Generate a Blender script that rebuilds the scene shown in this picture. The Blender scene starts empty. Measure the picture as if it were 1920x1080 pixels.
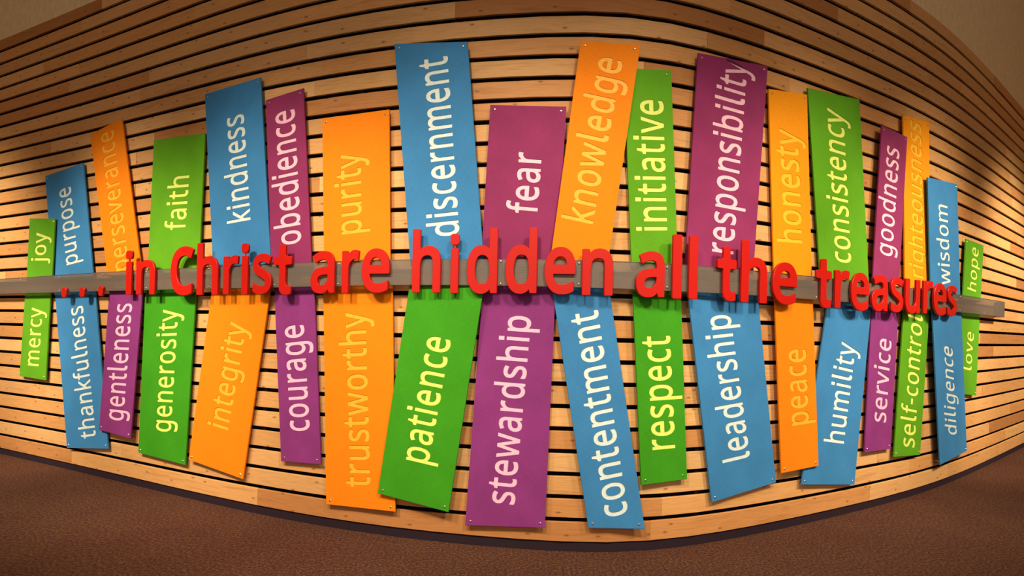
import bpy, bmesh, math, random
from mathutils import Vector, Matrix
from mathutils.geometry import tessellate_polygon

random.seed(7)
scene = bpy.context.scene
C = scene.collection

# ------------------------------------------------------------------ camera
F = 1000.0                      # focal length in pixels of a 1920 px wide frame
PPY = 619.56                    # row of the picture that the optical axis meets
ROLL = 0.021545
EYE = 1.585
CR, SR = math.cos(ROLL), math.sin(ROLL)
cam_data = bpy.data.cameras.new('camera')
cam = bpy.data.objects.new('camera', cam_data)
C.objects.link(cam)
cam_data.sensor_width = 36.0
cam_data.lens = 36.0 * F / 1920.0
cam_data.shift_y = (PPY - 540.0) / 1920.0
cam_data.clip_start = 0.05
cam_data.clip_end = 100
cam.matrix_world = Matrix(((CR, -SR, 0, 0), (0, 0, -1, 0), (SR, CR, 0, EYE), (0, 0, 0, 1)))
scene.camera = cam

# ------------------------------------------------------------------ world, light, exposure
scene.view_settings.view_transform = 'Standard'
scene.view_settings.look = 'None'
scene.view_settings.exposure = -0.10
scene.view_settings.gamma = 1.0
scene.view_settings.use_curve_mapping = False
world = bpy.data.worlds.new('room_light')
scene.world = world
world.use_nodes = True
bg = world.node_tree.nodes['Background']
bg.inputs['Color'].default_value = (1.0, 0.76, 0.58, 1)
bg.inputs['Strength'].default_value = 0.78
LIGHT_COLOR = (1.0, 0.80, 0.53)
SPOTS = [  # position x in the picture, distance in front of the wall, height, watts, aim height, cone degrees
    (-40, 4.0, 5.3, 2300, 1.15, 48),
    (230, 4.0, 5.3, 1800, 1.00, 46),
    (520, 4.0, 5.3, 1250, 1.10, 50),
    (860, 4.0, 5.3, 950, 1.20, 54),
    (1200, 4.0, 5.3, 950, 1.20, 54),
    (1520, 4.0, 5.3, 1180, 1.30, 52),
    (1740, 4.0, 5.3, 1560, 1.50, 50),
    (1890, 4.0, 5.3, 2400, 1.65, 50),
]

# ------------------------------------------------------------------ the curved wall in plan
P = 0.16                        # pitch of the slats
K0, G = 1.6513791, 0.00158004
KX = [-1.0, -.75, -.5, -.25, 0.0, .25, .5, .68, .84, .97]
KY = [24.526993, 29.888757, 35.286365, 39.202104, 41.317320, 41.346445, 36.884084, 32.202678,
      26.583285, 19.760273]


def spline_setup(kx, ky):
    n = len(kx)
    h = [kx[i + 1] - kx[i] for i in range(n - 1)]
    a, b, c, d = [0.0] * n, [1.0] * n, [0.0] * n, [0.0] * n
    for i in range(1, n - 1):
        a[i], b[i], c[i] = h[i - 1], 2 * (h[i - 1] + h[i]), h[i]
        d[i] = 6 * ((ky[i + 1] - ky[i]) / h[i] - (ky[i] - ky[i - 1]) / h[i - 1])
    for i in range(1, n):
        m = a[i] / b[i - 1]
        b[i] -= m * c[i - 1]
        d[i] -= m * d[i - 1]
    M = [0.0] * n
    M[-1] = d[-1] / b[-1]
    for i in range(n - 2, -1, -1):
        M[i] = (d[i] - c[i] * M[i + 1]) / b[i]
    return h, M


SH, SM = spline_setup(KX, KY)


def scale_at(u):
    i = 0
    while i < len(KX) - 2 and u > KX[i + 1]:
        i += 1
    a, c, h = KX[i + 1] - u, u - KX[i], SH[i]
    return (SM[i] * a ** 3 + SM[i + 1] * c ** 3) / (6 * h) + (KY[i] / h - SM[i] * h / 6) * a + (KY[i + 1] / h - SM[i + 1] * h / 6) * c


def zrow(k):                    # height above the floor of slat gap k
    q = k - K0
    return EYE - q * (1 + G * q) * P


# plan polyline, smoothed and run on straight at both ends
raw = []
N0 = 197
for i in range(N0 + 1):
    u = -1.0 + 1.97 * i / N0
    D = F * P / scale_at(u)
    raw.append(Vector((u * D, D)))
tl = (raw[0] - raw[3]).normalized()
tr = (raw[-1] - raw[-4]).normalized()
raw = [raw[0] + tl * (2.6 - 0.1 * j) for j in range(26)] + raw + [raw[-1] + tr * 0.1 * (j + 1) for j in range(26)]
for _ in range(10):
    raw = [raw[0]] + [(raw[i - 1] + raw[i] * 2 + raw[i + 1]) / 4 for i in range(1, len(raw) - 1)] + [raw[-1]]
ARC = [0.0]
for i in range(1, len(raw)):
    ARC.append(ARC[-1] + (raw[i] - raw[i - 1]).length)
LEN = ARC[-1]


def at_arc(s):
    s = min(max(s, 0.0), LEN - 1e-6)
    lo, hi = 0, len(ARC) - 1
    while hi - lo > 1:
        m = (lo + hi) // 2
        if ARC[m] <= s:
            lo = m
        else:
            hi = m
    t = (s - ARC[lo]) / (ARC[hi] - ARC[lo])
    p = raw[lo].lerp(raw[hi], t)
    a, b = raw[max(lo - 2, 0)], raw[min(hi + 2, len(raw) - 1)]
    T = (b - a).normalized()
    return p, T, Vector((T.y, -T.x))          # point, tangent to the right, normal towards the room


def ray(px, py):
    a, b = (px - 960.0) / F, -(py - PPY) / F
    return Vector((CR * a - SR * b, 1.0, SR * a + CR * b))


def arc_of_px(px, py=540.0):
    d = ray(px, py)
    u = d.x
    best = None
    for i in range(1, len(raw)):
        a, b = raw[i - 1], raw[i]
        fa, fb = a.x - u * a.y, b.x - u * b.y
        if fa <= 0 <= fb or fb <= 0 <= fa:
            t = fa / (fa - fb) if fa != fb else 0
            s = ARC[i - 1] + t * (ARC[i] - ARC[i - 1])
            if best is None or a.y < best[1]:
                best = (s, a.y)
    return best[0] if best else (0.0 if u < 0 else LEN)


class Plane:                    # an upright plane tangent to the wall, standing off it
    def __init__(self, px, py, off):
        s = arc_of_px(px, py)
        p, T, N = at_arc(s)
        self.T = Vector((T.x, T.y, 0)); self.N = Vector((N.x, N.y, 0)); self.Z = Vector((0, 0, 1))
        self.O = Vector((p.x, p.y, 0)) + self.N * off
        self.off = off

    def at(self, px, py):
        d = ray(px, py)
        e = Vector((0, 0, EYE))
        t = (self.O - e).dot(self.N) / d.dot(self.N)
        q = e + d * t - self.O
        return Vector((q.dot(self.T), q.z))

    def matrix(self, a=0.0, b=0.0):
        o = self.O + self.T * a + self.Z * b
        return Matrix(((self.T.x, 0, self.N.x, o.x), (self.T.y, 0, self.N.y, o.y), (0, 1, 0, o.z), (0, 0, 0, 1)))


# ------------------------------------------------------------------ materials
def new_mat(name):
    m = bpy.data.materials.new(name)
    m.use_nodes = True
    nt = m.node_tree
    return m, nt, nt.nodes['Principled BSDF']


def lin(c):
    return tuple(((v / 255) / 12.92 if v / 255 <= 0.04045 else ((v / 255 + 0.055) / 1.055) ** 2.4) for v in c) + (1,)


def N(nt, kind, **kw):
    n = nt.nodes.new(kind)
    for k, v in kw.items():
        setattr(n, k, v)
    return n


def mix(nt, a, b, fac, mode='MIX'):
    n = N(nt, 'ShaderNodeMix', data_type='RGBA', blend_type=mode)
    for sock, v in ((n.inputs['Factor'], fac), (n.inputs['A'], a), (n.inputs['B'], b)):
        if isinstance(v, bpy.types.NodeSocket):
            nt.links.new(v, sock)
        else:
            sock.default_value = v
    return n.outputs['Result']


def ramp(nt, src, stops):
    r = N(nt, 'ShaderNodeValToRGB')
    while len(r.color_ramp.elements) < len(stops):
        r.color_ramp.elements.new(0.5)
    for e, (p, c) in zip(r.color_ramp.elements, stops):
        e.position = p
        e.color = c if len(c) == 4 else (*c, 1)
    nt.links.new(src, r.inputs[0])
    return r.outputs[0]


def wood_material():
    m, nt, b = new_mat('cedar_plank')
    L = nt.links
    uv = N(nt, 'ShaderNodeUVMap', uv_map='UVMap')
    oi = N(nt, 'ShaderNodeObjectInfo')
    mp = N(nt, 'ShaderNodeMapping')
    L.new(uv.outputs[0], mp.inputs['Vector'])
    mp.inputs['Scale'].default_value = (1.0, 16.0, 1.0)
    off = N(nt, 'ShaderNodeCombineXYZ')
    mul = N(nt, 'ShaderNodeMath', operation='MULTIPLY'); mul.inputs[1].default_value = 37.0
    L.new(oi.outputs['Random'], mul.inputs[0]); L.new(mul.outputs[0], off.inputs[2]); L.new(mul.outputs[0], off.inputs[0])
    L.new(off.outputs[0], mp.inputs['Location'])
    n1 = N(nt, 'ShaderNodeTexNoise'); n1.inputs['Scale'].default_value = 2.2; n1.inputs['Detail'].default_value = 7; n1.inputs['Distortion'].default_value = 1.2
    L.new(mp.outputs[0], n1.inputs['Vector'])
    n2 = N(nt, 'ShaderNodeTexNoise'); n2.inputs['Scale'].default_value = 9.0; n2.inputs['Detail'].default_value = 5
    L.new(mp.outputs[0], n2.inputs['Vector'])
    g1 = ramp(nt, n1.outputs['Fac'], [(0.28, (0.70, 0.60, 0.50)), (0.5, (1, 1, 1)), (0.75, (0.90, 0.84, 0.76))])
    g2 = ramp(nt, n2.outputs['Fac'], [(0.3, (0.86, 0.82, 0.78)), (0.6, (1, 1, 1))])
    c = mix(nt, oi.outputs['Color'], g1, 0.62, 'MULTIPLY')
    c = mix(nt, c, g2, 0.8, 'MULTIPLY')
    # knots
    mk = N(nt, 'ShaderNodeMapping'); mk.inputs['Scale'].default_value = (2.6, 6.5, 1.0)
    L.new(uv.outputs[0], mk.inputs['Vector']); L.new(off.outputs[0], mk.inputs['Location'])
    vo = N(nt, 'ShaderNodeTexVoronoi'); vo.voronoi_dimensions = '2D'; vo.inputs['Scale'].default_value = 1.0
    L.new(mk.outputs[0], vo.inputs['Vector'])
    kn = ramp(nt, vo.outputs['Distance'], [(0.0, (0.95, 0.95, 0.95)), (0.025, (0.6, 0.6, 0.6)), (0.07, (0.0, 0.0, 0.0))])
    c = mix(nt, c, (0.17, 0.065, 0.025, 1), kn)
    L.new(c, b.inputs['Base Color'])
    b.inputs['Roughness'].default_value = 0.48
    b.inputs['Specular IOR Level'].default_value = 0.2
    bp = N(nt, 'ShaderNodeBump'); bp.inputs['Strength'].default_value = 0.12; bp.inputs['Distance'].default_value = 0.002
    L.new(n2.outputs['Fac'], bp.inputs['Height']); L.new(bp.outputs[0], b.inputs['Normal'])
    return m


def board_material(name, rgb, spread=0.12):
    m, nt, b = new_mat(name)
    L = nt.links
    tc = N(nt, 'ShaderNodeTexCoord')
    n1 = N(nt, 'ShaderNodeTexNoise'); n1.inputs['Scale'].default_value = 3.0; n1.inputs['Detail'].default_value = 3
    L.new(tc.outputs['Object'], n1.inputs['Vector'])
    mp = N(nt, 'ShaderNodeMapping'); mp.inputs['Scale'].default_value = (30, 420, 30)
    L.new(tc.outputs['Object'], mp.inputs['Vector'])
    n2 = N(nt, 'ShaderNodeTexNoise'); n2.inputs['Scale'].default_value = 1.0; n2.inputs['Detail'].default_value = 2
    L.new(mp.outputs[0], n2.inputs['Vector'])
    base = lin(rgb)
    lo = tuple(v * (1 - spread) for v in base[:3])
    c1 = ramp(nt, n1.outputs['Fac'], [(0.35, lo), (0.65, base)])
    c2 = ramp(nt, n2.outputs['Fac'], [(0.3, (0.80, 0.80, 0.80)), (0.6, (1, 1, 1))])
    c = mix(nt, c1, c2, 0.8, 'MULTIPLY')
    L.new(c, b.inputs['Base Color'])
    b.inputs['Roughness'].default_value = 0.7
    b.inputs['Specular IOR Level'].default_value = 0.12
    return m


def plain(name, rgb, rough=0.5, metal=0.0, spec=0.5, noise=None):
    m, nt, b = new_mat(name)
    b.inputs['Roughness'].default_value = rough
    b.inputs['Metallic'].default_value = metal
    b.inputs['Specular IOR Level'].default_value = spec
    tc = N(nt, 'ShaderNodeTexCoord')
    n1 = N(nt, 'ShaderNodeTexNoise'); n1.inputs['Scale'].default_value = noise or 60; n1.inputs['Detail'].default_value = 3
    nt.links.new(tc.outputs['Object'], n1.inputs['Vector'])
    base = lin(rgb)
    c = ramp(nt, n1.outputs['Fac'], [(0.3, tuple(v * 0.86 for v in base[:3])), (0.7, base)])
    nt.links.new(c, b.inputs['Base Color'])
    return m


def perforated_material():
    m, nt, b = new_mat('perforated_metal')
    L = nt.links
    uv = N(nt, 'ShaderNodeUVMap', uv_map='UVMap')
    pitch = 0.0105
    px, py = pitch, pitch * 1.5

    def holes(dx, dy):
        mp = N(nt, 'ShaderNodeMapping')
        mp.inputs['Scale'].default_value = (1 / px, 1 / py, 0)
        mp.inputs['Location'].default_value = (dx, dy, 0)
        L.new(uv.outputs[0], mp.inputs['Vector'])
        fr = N(nt, 'ShaderNodeVectorMath', operation='FRACTION'); L.new(mp.outputs[0], fr.inputs[0])
        sb = N(nt, 'ShaderNodeVectorMath', operation='SUBTRACT'); L.new(fr.outputs[0], sb.inputs[0]); sb.inputs[1].default_value = (.5, .5, 0)
        ml = N(nt, 'ShaderNodeVectorMath', operation='MULTIPLY'); L.new(sb.outputs[0], ml.inputs[0]); ml.inputs[1].default_value = (px, py, 0)
        ln = N(nt, 'ShaderNodeVectorMath', operation='LENGTH'); L.new(ml.outputs[0], ln.inputs[0])
        return ln.outputs['Value']
    mn = N(nt, 'ShaderNodeMath', operation='MINIMUM')
    L.new(holes(0, 0), mn.inputs[0]); L.new(holes(.5, .5), mn.inputs[1])
    gt = N(nt, 'ShaderNodeMath', operation='GREATER_THAN'); L.new(mn.outputs[0], gt.inputs[0]); gt.inputs[1].default_value = 0.0021
    # a solid rim along both edges: v runs 0..bar height in metres, kept in the second UV layer
    L.new(gt.outputs[0], b.inputs['Alpha'])
    b.inputs['Base Color'].default_value = lin((118, 111, 108))
    b.inputs['Metallic'].default_value = 0.25
    b.inputs['Roughness'].default_value = 0.45
    return m


def carpet_material():
    m, nt, b = new_mat('carpet')
    L = nt.links
    tc = N(nt, 'ShaderNodeTexCoord')
    n1 = N(nt, 'ShaderNodeTexNoise'); n1.inputs['Scale'].default_value = 55; n1.inputs['Detail'].default_value = 4
    L.new(tc.outputs['Object'], n1.inputs['Vector'])
    n2 = N(nt, 'ShaderNodeTexNoise'); n2.inputs['Scale'].default_value = 2.5; n2.inputs['Detail'].default_value = 3
    L.new(tc.outputs['Object'], n2.inputs['Vector'])
    c1 = ramp(nt, n1.outputs['Fac'], [(0.3, lin((56, 34, 34))), (0.5, lin((82, 54, 46))), (0.7, lin((108, 80, 60)))])
    c2 = ramp(nt, n2.outputs['Fac'], [(0.35, (0.9, 0.84, 0.86)), (0.65, (1, 1, 0.96))])
    c = mix(nt, c1, c2, 1.0, 'MULTIPLY')
    L.new(c, b.inputs['Base Color'])
    b.inputs['Roughness'].default_value = 0.95
    b.inputs['Specular IOR Level'].default_value = 0.1
    bp = N(nt, 'ShaderNodeBump'); bp.inputs['Strength'].default_value = 0.5; bp.inputs['Distance'].default_value = 0.006
    L.new(n1.outputs['Fac'], bp.inputs['Height']); L.new(bp.outputs[0], b.inputs['Normal'])
    return m


M_WOOD = wood_material()
M_BACK = plain('black_backing', (22, 14, 14), 0.9, spec=0.1)
M_PLINTH = plain('dark_rubber_base', (44, 32, 44), 0.7, spec=0.2)
M_PLASTER = plain('beige_plaster', (240, 222, 184), 0.9, spec=0.1, noise=14)
M_CEIL = plain('ceiling_paint', (205, 196, 178), 0.9, spec=0.1, noise=9)
M_CARPET = carpet_material()
M_RED = plain('red_paint', (198, 22, 15), 0.42, spec=0.35, noise=130)
M_SCREW = plain('steel_screw', (214, 206, 196), 0.28, metal=0.85)
M_PERF = perforated_material()
M_BAR = plain('grey_bar_metal', (104, 96, 92), 0.5, metal=0.2)
BOARD = {
    'green': board_material('green_board', (98, 172, 36)),
    'dark green': board_material('deep_green_board', (66, 162, 34)),
    'blue': board_material('blue_board', (66, 142, 212)),
    'purple': board_material('purple_board', (146, 62, 142), 0.16),
    'plum': board_material('plum_board', (150, 56, 112), 0.16),
    'orange': board_material('orange_board', (250, 142, 24), 0.05),
    'yellow': board_material('amber_board', (252, 162, 26), 0.05),
}
INK = {
    'green': plain('pale_green_lettering', (238, 255, 132), 0.5, spec=0.3),
    'dark green': plain('lemon_lettering', (238, 255, 132), 0.5, spec=0.3),
    'blue': plain('pale_blue_lettering', (232, 252, 255), 0.5, spec=0.3),
    'purple': plain('pink_lettering', (255, 206, 244), 0.5, spec=0.3),
    'plum': plain('rose_lettering', (255, 208, 236), 0.5, spec=0.3),
    'orange': plain('apricot_lettering', (255, 190, 62), 0.5, spec=0.3),
    'yellow': plain('yellow_lettering', (255, 204, 58), 0.5, spec=0.3),
}


# ------------------------------------------------------------------ object helpers
def link(name, me, mat, parent=None, matrix=None):
    o = bpy.data.objects.new(name, me)
    if mat is not None and not me.materials:
        me.materials.append(mat)
    C.objects.link(o)
    if parent is not None:
        o.parent = parent
    if matrix is not None:
        if parent is not None:
            o.matrix_basis = matrix
        else:
            o.matrix_world = matrix
    return o


def from_bm(bm, name='mesh', smooth=False):
    me = bpy.data.meshes.new(name)
    bmesh.ops.recalc_face_normals(bm, faces=bm.faces)
    bm.to_mesh(me)
    bm.free()
    if smooth:
        for p in me.polygons:
            p.use_smooth = True
    return me


def tag(o, label=None, cat=None, group=None, kind=None):
    if label: o['label'] = label
    if cat: o['category'] = cat
    if group: o['group'] = group
    if kind: o['kind'] = kind
    return o


def sweep(profile, s0, s1, n, uvscale=True, close=True):
    """profile: list of (offset from the wall line, z); swept along the wall from arc s0 to s1, capped"""
    verts, faces, uvs = [], [], []
    m = len(profile)
    rows = []
    for i in range(n + 1):
        s = s0 + (s1 - s0) * i / n
        p, T, Nn = at_arc(s)
        rows.append(s)
        for (off, z) in profile:
            verts.append((p.x + Nn.x * off, p.y + Nn.y * off, z))
    per = [0.0]
    for j in range(1, m + 1):
        a, b = profile[j - 1], profile[j % m]
        per.append(per[-1] + math.hypot(a[0] - b[0], a[1] - b[1]))
    rng = m if close else m - 1
    for i in range(n):
        for j in range(rng):
            j2 = (j + 1) % m
            faces.append((i * m + j, (i + 1) * m + j, (i + 1) * m + j2, i * m + j2))
            uvs += [(rows[i], per[j]), (rows[i + 1], per[j]), (rows[i + 1], per[j + 1]), (rows[i], per[j + 1])]
    if close:
        faces.append(tuple(range(m)))
        uvs += [(rows[0] + profile[j][0], profile[j][1]) for j in range(m)]
        faces.append(tuple(n * m + j for j in reversed(range(m))))
        uvs += [(rows[-1] + profile[j][0], profile[j][1]) for j in reversed(range(m))]
    me = bpy.data.meshes.new('sweep')
    me.from_pydata(verts, [], faces)
    ul = me.uv_layers.new(name='UVMap')
    for k, c in enumerate(uvs):
        ul.data[k].uv = c
    me.update()
    return me


# ------------------------------------------------------------------ room shell
FRONT = 0.0                      # front face of the slats
BACK = -0.045
Z_TOP = zrow(-19.9)
Z_PLINTH = zrow(10.95)
NSEG = 90
wall_back = sweep([(BACK - 0.12, 0), (BACK, 0), (BACK, Z_TOP - 0.01), (BACK - 0.12, Z_TOP - 0.01)], 0, LEN, NSEG)
wall = link('wall_front', wall_back, M_BACK)
tag(wall, 'curved feature wall clad in horizontal cedar slats with black gaps', kind='structure')

upper = link('wall_upper', sweep([(BACK - 0.12, Z_TOP - 0.01), (BACK + 0.02, Z_TOP - 0.01), (BACK + 0.02, 7.2), (BACK - 0.12, 7.2)], 0, LEN, NSEG), M_PLASTER)
tag(upper, 'plain beige plaster wall above the slats', kind='structure')
base = link('baseboard_front', sweep([(BACK, 0), (-0.012, 0), (-0.012, Z_PLINTH - 0.012), (-0.02, Z_PLINTH - 0.006), (BACK, Z_PLINTH - 0.006)], 0, LEN, NSEG), M_PLINTH)
tag(base, 'dark base strip between the lowest slat and the carpet', kind='structure')

bm = bmesh.new()
vs = [bm.verts.new(v) for v in ((-11, -5, 0), (12, -5, 0), (12, 12, 0), (-11, 12, 0))]
bm.faces.new(vs)
r = bmesh.ops.extrude_face_region(bm, geom=bm.faces[:])
bmesh.ops.translate(bm, vec=(0, 0, -0.1), verts=[v for v in r['geom'] if isinstance(v, bmesh.types.BMVert)])
tag(link('floor', from_bm(bm), M_CARPET), 'brown flecked carpet floor in front of the wall', kind='structure')
bm = bmesh.new()
vs = [bm.verts.new(v) for v in ((-11, -5, 7.2), (12, -5, 7.2), (12, 12, 7.2), (-11, 12, 7.2))]
bm.faces.new(vs)
r = bmesh.ops.extrude_face_region(bm, geom=bm.faces[:])
bmesh.ops.translate(bm, vec=(0, 0, 0.1), verts=[v for v in r['geom'] if isinstance(v, bmesh.types.BMVert)])
tag(link('ceiling', from_bm(bm), M_CEIL), 'pale painted ceiling above the wall', kind='structure')

for nm, pt, sgn, lab in (('wall_left', raw[0], -1, 'plain beige side wall at the left end of the slats'), ('wall_right', raw[-1], 1, 'plain beige side wall at the right end of the slats')):
    bm = bmesh.new()
    x0, x1 = pt.x, pt.x + sgn * 0.15
    vs = [bm.verts.new(v) for v in ((x0, -5, 0), (x0, pt.y + 0.15, 0), (x0, pt.y + 0.15, 7.2), (x0, -5, 7.2))]
    bm.faces.new(vs)
    r = bmesh.ops.extrude_face_region(bm, geom=bm.faces[:])
    bmesh.ops.translate(bm, vec=(x1 - x0, 0, 0), verts=[v for v in r['geom'] if isinstance(v, bmesh.types.BMVert)])
    tag(link(nm, from_bm(bm), M_PLASTER), lab, kind='structure')

# slats: one object per plank, with the joints the photograph shows and others at random
JOINTS = {}
for (x, y) in ((150, 128), (262, 177), (95, 279), (84, 731), (134, 856), (1516, 155), (1908, 441), (1893, 332),
               (1777, 878), (1566, 920), (1862, 658), (1480, 150)):
    s = arc_of_px(x, y)
    p, T, Nn = at_arc(s)
    d = ray(x, y)
    z = EYE + d.z * p.y
    k = min(range(-20, 11), key=lambda q: abs((zrow(q) + zrow(q + 1)) / 2 - z))
    JOINTS.setdefault(k, []).append(s)
TONES = [(0.72, 0.43, 0.21), (0.76, 0.47, 0.24), (0.69, 0.39, 0.18), (0.78, 0.50, 0.26), (0.64, 0.34, 0.155),
         (0.73, 0.45, 0.24), (0.80, 0.53, 0.29), (0.52, 0.26, 0.115), (0.70, 0.42, 0.20)]
GAP = 0.033
for k in range(-20, 11):
    zt = zrow(k) - GAP / 2 if k > -20 else Z_TOP
    zb = zrow(k + 1) + GAP / 2 if k < 10 else Z_PLINTH
    cuts = sorted(JOINTS.get(k, []))
    s = -random.uniform(0.2, 2.6)
    pts = [0.0]
    while s < LEN:
        s += random.uniform(2.5, 3.8)
        if 0.4 < s < LEN - 0.4 and all(abs(s - c) > 1.2 for c in cuts):
            pts.append(s)
    pts = sorted(pts + cuts + [LEN])
    last = None
    for a, b in zip(pts, pts[1:]):
        tone = random.choice([t for t in TONES if t != last]); last = tone
        q = random.uniform(0.90, 1.06)
        fr = FRONT + random.uniform(-0.0015, 0.0015)
        e = 0.0022
        prof = [(-0.02, zb), (fr - e, zb), (fr, zb + e), (fr, zt - e), (fr - e, zt), (-0.02, zt)]
        me = sweep(prof, a + 0.0008, b - 0.0008, max(3, int((b - a) / 0.30)))
        o = link('plank', me, M_WOOD, wall)
        o.color = (tone[0] * q, tone[1] * q * 0.93, tone[2] * q * 0.78, 1)
# upright battens that carry the slats, seen only through the gaps
s = 0.3
while s < LEN:
    o = link('batten', sweep([(BACK + 0.0005, 0.12), (-0.0205, 0.12), (-0.0205, Z_TOP - 0.03), (BACK + 0.0005, Z_TOP - 0.03)], s, s + 0.04, 1), M_BACK, wall)
    s += 0.9

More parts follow.
